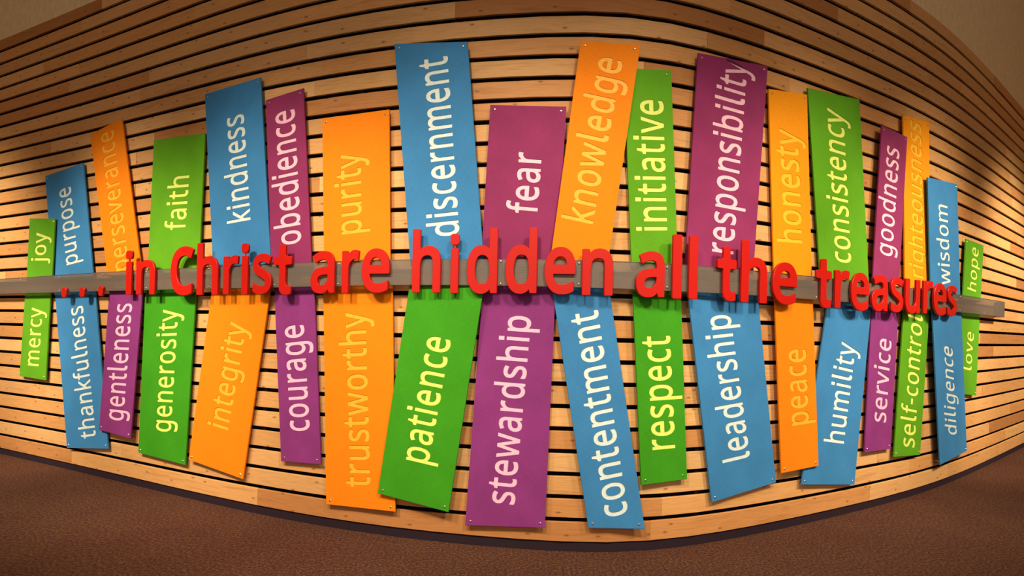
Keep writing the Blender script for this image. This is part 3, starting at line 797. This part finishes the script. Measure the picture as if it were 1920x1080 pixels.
for (word, col, layer, row, tl_, tr_, br_, bl_, zo, S, E, X) in BOARDS:
    # run each board on behind the bar
    hgt = max(40.0, math.hypot(bl_[0] - tl_[0], bl_[1] - tl_[1]))
    ext = (15.0 if 300 < tl_[0] < 1600 else 9.0) / hgt
    if row == 'u':
        bl2, br2, tl2, tr2 = lerp2(tl_, bl_, 1 + ext), lerp2(tr_, br_, 1 + ext), tl_, tr_
    else:
        tl2, tr2, bl2, br2 = lerp2(bl_, tl_, 1 + ext), lerp2(br_, tr_, 1 + ext), bl_, br_
    cx = (tl_[0] + tr_[0] + br_[0] + bl_[0]) / 4
    cy = (tl_[1] + tr_[1] + br_[1] + bl_[1]) / 4
    off = (0.036 if layer == 0 else 0.062)
    if word == 'patience':
        cx, off = 775, 0.070
    pl = Plane(cx, cy, off)
    quad = [pl.at(*q) for q in (tl2, tr2, br2, bl2)]
    org = sum(quad, Vector((0, 0))) / 4
    if row == 'u':
        org = (quad[2] + quad[3]) / 2
    quad = [(q.x - org.x, q.y - org.y) for q in quad]        # clockwise: TL, TR, BR, BL
    px = lambda q: (zo[0] + q[0] / zo[2], zo[1] + q[1] / zo[2])
    Sp, Ep, Xp = (pl.at(*px(q)) - org for q in (S, E, X))
    # outlines of the word
    x, polys = 0.0, []
    for ch in word:
        adv, gp = glyph(ch, GROW)
        polys += [[(q[0] + x, q[1]) for q in p] for p in gp]
        x += adv + 2 * GROW + 3
    x0 = min(q[0] for p in polys for q in p); x1 = max(q[0] for p in polys for q in p)
    ev = (Ep - Sp) / (x1 - x0); xv = (Xp - Sp) / XH
    polys = [[(Sp.x + ev.x * (q[0] - x0) + xv.x * q[1], Sp.y + ev.y * (q[0] - x0) + xv.y * q[1]) for q in p] for p in polys]
    if sum(area(p) for p in polys) > 0:
        polys = [p[::-1] for p in polys]
    outlines = split_outlines(polys)
    # board slab with the letters cut into its face
    B = Builder()
    bev = 0.0012
    ctr = (sum(q[0] for q in quad) / 4, sum(q[1] for q in quad) / 4)
    w = math.hypot(quad[1][0] - quad[0][0], quad[1][1] - quad[0][1])
    inner = [lerp2(q, ctr, bev / w * 1.4) for q in quad]
    B.flat(inner, [o for o, h in outlines], 0.0, True)
    for o, hs in outlines:
        for h in hs:
            B.flat(h, [], 0.0, True)
            B.side(h, -ENGRAVE, 0.0)
        B.side(o[::-1], -ENGRAVE, 0.0)
    B.side(inner, -bev, 0.0)
    B.v[-8:-4] = [(q[0], q[1], -bev) for q in quad]
    B.side(quad, -T_BOARD, -bev)
    B.flat(quad, [], -T_BOARD, False)
    me = B.mesh('board')
    name_col = {'green': 'lime green', 'dark green': 'deep green', 'blue': 'blue', 'purple': 'purple', 'plum': 'purple', 'orange': 'orange', 'yellow': 'amber'}[col]
    ob = link('sign_board', me, BOARD[col], None, pl.matrix(org.x, org.y))
    ink = {'green': 'pale yellow-green', 'dark green': 'pale yellow-green', 'blue': 'pale white', 'purple': 'pale pink', 'plum': 'pale pink', 'orange': 'yellow-orange', 'yellow': 'yellow'}[col]
    tag(ob, '%s board %s, carved with %s word "%s"' % (name_col, LABEL_WHERE[row], ink, word),
        'sign board', 'sign boards above the bar' if row == 'u' else 'sign boards below the bar')
    B = Builder()
    for o, hs in outlines:
        B.flat(o, hs, -ENGRAVE + 0.00005, True)
    lt = link('lettering', B.mesh('lettering'), INK[col], ob)
    lt['label'] = '%s carved lettering reading "%s"' % (ink, word)
    # screws near the two outer corners
    if row == 'u':
        A_, B_, A2, B2 = quad[0], quad[1], quad[3], quad[2]
    else:
        A_, B_, A2, B2 = quad[3], quad[2], quad[0], quad[1]
    for c0, c1, c2 in ((A_, B_, A2), (B_, A_, B2)):
        e1 = Vector(c1) - Vector(c0); e2 = Vector(c2) - Vector(c0)
        ins = min(0.036, e1.length * 0.12)
        q = Vector(c0) + e1.normalized() * ins + e2.normalized() * ins * 0.9
        sc = link('screw', SCREW, M_SCREW, ob, Matrix.Translation((q.x, q.y, 0.0)))

# ------------------------------------------------------------------ the perforated bar
BAR_OFF = 0.100
TOP = [(0, 523.2), (175, 511), (300, 504.9), (413.5, 499.8), (537.8, 494), (631, 489.6), (740, 486.8), (862, 486), (944, 485.3), (1083, 487.6), (1150, 490.2),
       (1282, 495.7), (1384, 504.9), (1451, 511), (1531, 518.8), (1634.6, 531), (1697, 539), (1799, 552.4), (1883.5, 566.2)]
BOT = [(0, 551), (204, 545.6), (362.6, 542), (472, 539.5), (546, 539), (633, 536), (739, 534.6), (862, 534.4), (935, 535.6), (1083, 538.5), (1150, 541),
       (1280, 547.7), (1386, 551.7), (1451, 555.8), (1494, 559.5), (1596, 567), (1697, 575.8), (1799, 585.4), (1883, 595)]


def bar_coord(px, py, off=BAR_OFF):
    """arc position and height where the sight line meets the face of the bar"""
    d = ray(px, py)
    lo = arc_of_px(px, py)
    for _ in range(4):
        p, T, Nn = at_arc(lo)
        q = p + Nn * off
        u = q.x / q.y
        p2, _, n2 = at_arc(lo + 0.01)
        q2 = p2 + n2 * off
        lo += (d.x - u) * 0.01 / (q2.x / q2.y - u)
    p, T, Nn = at_arc(lo)
    q = p + Nn * off
    return lo, EYE + d.z * q.y


tops = [bar_coord(*q) for q in TOP]
bots = [bar_coord(*q) for q in BOT]


def interp(tab, s):
    if s <= tab[0][0]:
        return tab[0][1]
    for a, b in zip(tab, tab[1:]):
        if s <= b[0]:
            return a[1] + (b[1] - a[1]) * (s - a[0]) / (b[0] - a[0])
    return tab[-1][1]


def linfit(tab):
    n = len(tab); mx = sum(q[0] for q in tab) / n; my = sum(q[1] for q in tab) / n
    k = sum((q[0] - mx) * (q[1] - my) for q in tab) / sum((q[0] - mx) ** 2 for q in tab)
    return lambda s: my + k * (s - mx)


S_END = tops[-1][0]


def smooth_tab(tab):
    def f(s):
        return sum(interp(tab, min(max(s + d, 0), S_END)) * w for d, w in ((-.5, 1), (-.25, 2), (0, 3), (.25, 2), (.5, 1))) / 9
    return f


ftop, fbot = smooth_tab(tops), smooth_tab(bots)
bar_root = bpy.data.objects.new('perforated_bar', None)
C.objects.link(bar_root)
pb, _, nb = at_arc(S_END / 2)
bar_root.location = (0, 0, 0)
tag(bar_root, 'long grey perforated metal bar running across all the sign boards', 'bar')


def strip(name, fn, s0, s1, n, mat, off0, off1, closed=True, uv=True):
    """box-like strip; fn(s) gives (z0, z1)"""
    verts, faces, uvs = [], [], []
    for i in range(n + 1):
        s = s0 + (s1 - s0) * i / n
        p, T, Nn = at_arc(s)
        z0, z1 = fn(s)
        for (o, z) in ((off0, z0), (off1, z0), (off1, z1), (off0, z1)):
            verts.append((p.x + Nn.x * o, p.y + Nn.y * o, z))
    for i in range(n):
        sa, sb = s0 + (s1 - s0) * i / n, s0 + (s1 - s0) * (i + 1) / n
        for j in range(4):
            j2 = (j + 1) % 4
            faces.append((i * 4 + j, (i + 1) * 4 + j, (i + 1) * 4 + j2, i * 4 + j2))
            za, zb, zc, zd = verts[i * 4 + j][2], verts[(i + 1) * 4 + j][2], verts[(i + 1) * 4 + j2][2], verts[i * 4 + j2][2]
            uvs += [(sa, za), (sb, zb), (sb, zc), (sa, zd)]
    faces.append((0, 1, 2, 3)); uvs += [(0, 0)] * 4
    faces.append(tuple(n * 4 + j for j in (3, 2, 1, 0))); uvs += [(0, 0)] * 4
    me = bpy.data.meshes.new(name)
    me.from_pydata(verts, [], faces)
    ul = me.uv_layers.new(name='UVMap')
    for k, c in enumerate(uvs):
        ul.data[k].uv = c
    return link(name, me, mat, bar_root)


def sheet(s0, s1, n):
    verts, faces, uvs = [], [], []
    for i in range(n + 1):
        s = s0 + (s1 - s0) * i / n
        p, T, Nn = at_arc(s)
        for z in (fbot(s) + 0.004, ftop(s) - 0.004):
            verts.append((p.x + Nn.x * BAR_OFF, p.y + Nn.y * BAR_OFF, z))
    for i in range(n):
        faces.append((i * 2, i * 2 + 2, i * 2 + 3, i * 2 + 1))
        sa, sb = s0 + (s1 - s0) * i / n, s0 + (s1 - s0) * (i + 1) / n
        uvs += [(sa, verts[i * 2][2]), (sb, verts[i * 2 + 2][2]), (sb, verts[i * 2 + 3][2]), (sa, verts[i * 2 + 1][2])]
    me = bpy.data.meshes.new('perforated_sheet')
    me.from_pydata(verts, [], faces)
    ul = me.uv_layers.new(name='UVMap')
    for k, c in enumerate(uvs):
        ul.data[k].uv = c
    return link('perforated_sheet', me, M_PERF, bar_root)


# the sheets meet at the screw columns
SCREW_T = [(38.7, 523.5), (112, 520), (194.5, 515), (274, 503.5), (391, 504), (513.9, 499), (635.5, 495), (787, 490.5), (939.2, 490), (1085.7, 493.7), (1251, 501.5),
           (1395, 510), (1531.7, 525), (1651.5, 538.5), (1733, 548), (1800, 556.5), (1846, 563)]
SCREW_B = [(37.7, 545.6), (111.4, 544), (194, 541), (274, 540), (390.7, 539), (513.9, 534), (633.5, 532.4), (787, 530), (938.6, 533), (1085, 532.4), (1250.6, 538.5),
           (1394, 547), (1531, 557.5), (1650.5, 568), (1732, 575), (1799.6, 582), (1845, 588)]
joints = [0.06] + [bar_coord(SCREW_T[i][0] + 2, 520)[0] for i in (1, 4, 6, 8, 10, 12, 13)] + [S_END]
for a, b in zip(joints, joints[1:]):
    sheet(a + 0.0008, b - 0.0008, max(2, int((b - a) / 0.12)))
strip('flange', lambda s: (ftop(s) - 0.003, ftop(s)), 0.06, S_END, 110, M_BAR, 0.066, BAR_OFF + 0.0015)
strip('flange', lambda s: (fbot(s), fbot(s) + 0.003), 0.06, S_END, 110, M_BAR, 0.066, BAR_OFF + 0.0015)
strip('end_cap', lambda s: (fbot(s), ftop(s)), S_END, S_END + 0.004, 1, M_BAR, 0.0, BAR_OFF + 0.0015)
for q in SCREW_T + SCREW_B:
    s, z = bar_coord(*q)
    z = min(max(z, fbot(s) + 0.014), ftop(s) - 0.014)
    p, T, Nn = at_arc(s)
    mtx = Matrix(((T.x, 0, Nn.x, p.x + Nn.x * (BAR_OFF + 0.0008)), (T.y, 0, Nn.y, p.y + Nn.y * (BAR_OFF + 0.0008)), (0, 1, 0, z), (0, 0, 0, 1)))
    link('screw', SCREW, M_SCREW, bar_root, mtx)

# ------------------------------------------------------------------ the red letters
L_BACK, L_FRONT = 0.108, 0.127


def unit_fit(polys, a0, a1, b0, b1):
    xs = [q[0] for p in polys for q in p]; ys = [q[1] for p in polys for q in p]
    x0, x1, y0, y1 = min(xs), max(xs), min(ys), max(ys)
    return [[(a0 + (q[0] - x0) / (x1 - x0) * (a1 - a0), b0 + (q[1] - y0) / (y1 - y0) * (b1 - b0)) for q in p] for p in polys]


def round_rect(x0, y0, x1, y1, r, n=5):
    pts = []
    for (cx, cy, a0) in ((x0 + r, y1 - r, 180), (x1 - r, y1 - r, 90), (x1 - r, y0 + r, 0), (x0 + r, y0 + r, -90)):
        for i in range(n + 1):
            a = math.radians(a0 - 90 * i / n)
            pts.append((cx + r * math.cos(a), cy + r * math.sin(a)))
    return clean(pts, 1e-7)


# plain-cross t with a curled foot, 100 wide and 290 tall
def t_outline():
    p = [(30, 290), (66, 290), (66, 222), (100, 222), (100, 172), (66, 172), (66, 76), (68, 60), (74, 52), (84, 50), (97, 54), (97, 6), (84, 1), (64, 0), (46, 6), (34, 22), (30, 44), (30, 172), (0, 172), (0, 222), (30, 222)]
    return [round_corners([(float(a), float(b)) for a, b in p], 9)]


def shrink_m(ring, d):
    n = len(ring)
    out = []
    for i in range(n):
        a, b, c = ring[i - 1], ring[i], ring[(i + 1) % n]
        v1 = (b[0] - a[0], b[1] - a[1]); v2 = (c[0] - b[0], c[1] - b[1])
        l1, l2 = math.hypot(*v1) or 1, math.hypot(*v2) or 1
        m = (-v1[1] / l1 - v2[1] / l2, v1[0] / l1 + v2[0] / l2)
        q = max(0.5, (m[0] * -v1[1] + m[1] * v1[0]) / l1)
        out.append((b[0] - m[0] * d / q, b[1] - m[1] * d / q))
    return out


# letter, word, left, right (at mid height), top, bottom in the picture
RED = [
 ('i','in',234.2,248.0,469.9,552.7),('n','in',254.2,290.2,487.2,552.3),
 ('C','Christ',318.4,362.6,462,554),('h','Christ',367.7,409,454.6,553),('r','Christ',417.1,446.5,478.8,551.7),('i','Christ',450.5,465.8,456,552.3),
 ('s','Christ',472.5,508.8,475.4,551.7),('t','Christ',511.9,546.9,458.5,553),
 ('a','are',581,627.4,470.7,550.7),('r','are',639.6,673.2,468.6,550),('e','are',676.9,730.6,465.6,549.3),
 ('h','hidden',771.6,827.2,429,548.7),('i','hidden',842.4,861.8,438,550),('d','hidden',874,933.9,427,551.3),('d','hidden',946.3,1008.4,426,551.3),
 ('e','hidden',1019.8,1080.2,462.7,552.3),('n','hidden',1090.8,1150.5,465.6,554.2),
 ('a','all',1192.2,1247.6,470.7,558.2),('l','all',1260.8,1280.6,439.3,560.5),('l','all',1291.8,1310.3,441.3,560.9),
 ('t','the',1344.7,1382.6,462,565),('h','the',1390,1440.6,452,568),('e','the',1448.6,1496.1,491.7,571.3),
 ('t','treasures',1530.3,1560.9,485.2,577.8),('r','treasures',1565.7,1593.9,506.2,578.3),('e','treasures',1595.9,1631.1,511,583),
 ('a','treasures',1634.7,1665.8,515.3,584),('s','treasures',1670.5,1695,519.8,586),('u','treasures',1697.8,1726.3,523.5,588.4),
 ('r','treasures',1731.6,1750.3,525.9,588.4),('e','treasures',1750.8,1775.8,531,591.7),('s','treasures',1776.8,1795.2,535,593.5),
]
ORD = {1: 'first', 2: 'second', 3: 'third'}
total = {}
for ch, wd, *_ in RED:
    total[(ch, wd)] = total.get((ch, wd), 0) + 1
seen = {}


def rings_of(polys):
    if sum(area(p) for p in polys) > 0:
        polys = [p[::-1] for p in polys]
    return split_outlines(polys)


for ch, wd, xl, xr, yt, yb in RED:
    cx, cy = (xl + xr) / 2, (yt + yb) / 2
    tilt = 0.0215 * (yb - yt)
    pl = Plane(cx, cy, L_FRONT)
    a0, a1 = pl.at(xl + tilt / 2, cy).x, pl.at(xr - tilt / 2, cy).x
    b0, b1 = pl.at(cx, yb).y, pl.at(cx, yt).y
    am = (a0 + a1) / 2
    th = L_FRONT - L_BACK
    w, h = a1 - a0, b1 - b0
    mtx = pl.matrix(am, b0)
    extra = None
    if ch == 'i':
        bw = w * 0.86
        polys = [round_rect(-bw / 2, 0, bw / 2, h * 0.755, bw * 0.16)]
        dh = h * 0.19
        extra = [round_rect(-w / 2, h - dh, w / 2, h, min(w, dh) * 0.34)]
    elif ch == 'l':
        polys = [round_rect(-w / 2, 0, w / 2, h, w * 0.16)]
    elif ch == 't':
        polys = unit_fit(t_outline(), -w / 2, w / 2, 0, h)
    else:
        adv, gp = glyph(ch, 21 if ch != 'C' else 32, 7)
        gp = [round_corners(p, 13) for p in gp]
        polys = unit_fit(gp, -w / 2, w / 2, 0, h)
    me = solid(rings_of(polys), -th, 0.0, 0.0025, shrink_m)
    ob = link('red_letter', me, M_RED, None, mtx)
    seen[(ch, wd)] = seen.get((ch, wd), 0) + 1
    k_, t_ = seen[(ch, wd)], total[(ch, wd)]
    lab = 'raised red letter "%s" in the red word "%s" on the bar' % (ch, wd)
    if t_ > 1:
        lab = 'raised red letter "%s", %s of %s in the red word "%s"' % (ch, ORD[k_], {2: 'two', 3: 'three'}[t_], wd)
    tag(ob, lab, 'letter', 'red letters mounted on the bar')
    if extra:
        link('dot', solid(rings_of(extra), -th, 0.0, 0.0025, shrink_m), M_RED, ob)
        pr = w * 0.09
        pin = [round_rect(-pr, h * 0.74, pr, h * 0.83, pr * 0.5, 2)]
        link('pin', solid(rings_of(pin), -th * 0.6, -th * 0.3, 0.0003, shrink_m), M_RED, ob)
    # studs that hold the letter on the bar
    bar_z = (fbot(arc_of_px(cx, cy)) + ftop(arc_of_px(cx, cy))) / 2 - b0
    bm = bmesh.new()
    sx = 0.0
    if ch in 'nuhC': sx = -w * 0.38
    if ch in 'da': sx = w * 0.36
    if ch == 'r': sx = -w * 0.25
    if ch == 't': sx = -w * 0.02
    if ch == 'e': sx = -w * 0.35
    bmesh.ops.create_cone(bm, cap_ends=True, segments=10, radius1=0.006, radius2=0.006, depth=L_BACK - BAR_OFF + 0.004,
                          matrix=Matrix.Translation((sx, bar_z, -th - (L_BACK - BAR_OFF) / 2)))
    link('stud', from_bm(bm), M_SCREW, ob)

DOTS = [(114, 125.3, 539, 557.8, 'leftmost of the three red dots'), (147.7, 159.3, 538.5, 556.8, 'middle one of the three red dots'),
        (182.7, 193.9, 536, 555.4, 'last of the three red dots, nearest the word "in"')]
for xl, xr, yt, yb, lab in DOTS:
    cx, cy = (xl + xr) / 2, (yt + yb) / 2
    pl = Plane(cx, cy, L_FRONT)
    a0, a1 = pl.at(xl + 1, cy).x, pl.at(xr - 1.5, cy).x
    b0, b1 = pl.at(cx, yb).y, pl.at(cx, yt).y
    w, h = a1 - a0, b1 - b0
    th = L_FRONT - L_BACK
    ob = link('red_dot', solid(rings_of([round_rect(-w / 2, 0, w / 2, h, w * 0.36)]), -th, 0, 0.003, shrink_m), M_RED, None, pl.matrix((a0 + a1) / 2, b0))
    tag(ob, lab + ', raised on the grey bar', 'dot', 'red dots mounted on the bar')
    bm = bmesh.new()
    bmesh.ops.create_cone(bm, cap_ends=True, segments=10, radius1=0.006, radius2=0.006, depth=L_BACK - BAR_OFF + 0.004,
                          matrix=Matrix.Translation((0, h * 0.75, -th - (L_BACK - BAR_OFF) / 2)))
    link('stud', from_bm(bm), M_SCREW, ob)

# ------------------------------------------------------------------ ceiling spotlights (lamps only: their cans hang above the picture)
for (px_, dist, hz, watts, aim, cone) in SPOTS:
    s = arc_of_px(min(max(px_, 5), 1915), 560) + (-0.5 if px_ < 0 else 0)
    p, T, Nn = at_arc(s)
    pos = Vector((p.x + Nn.x * dist, p.y + Nn.y * dist, hz))
    tgt = Vector((p.x, p.y, aim))
    ld = bpy.data.lights.new('spotlight', 'SPOT')
    ld.energy = watts
    ld.color = LIGHT_COLOR
    ld.spot_size = math.radians(cone)
    ld.spot_blend = 0.8
    ld.shadow_soft_size = 0.36
    lo = bpy.data.objects.new('spotlight', ld)
    C.objects.link(lo)
    lo.location = pos
    lo.rotation_euler = (tgt - pos).to_track_quat('-Z', 'Y').to_euler()
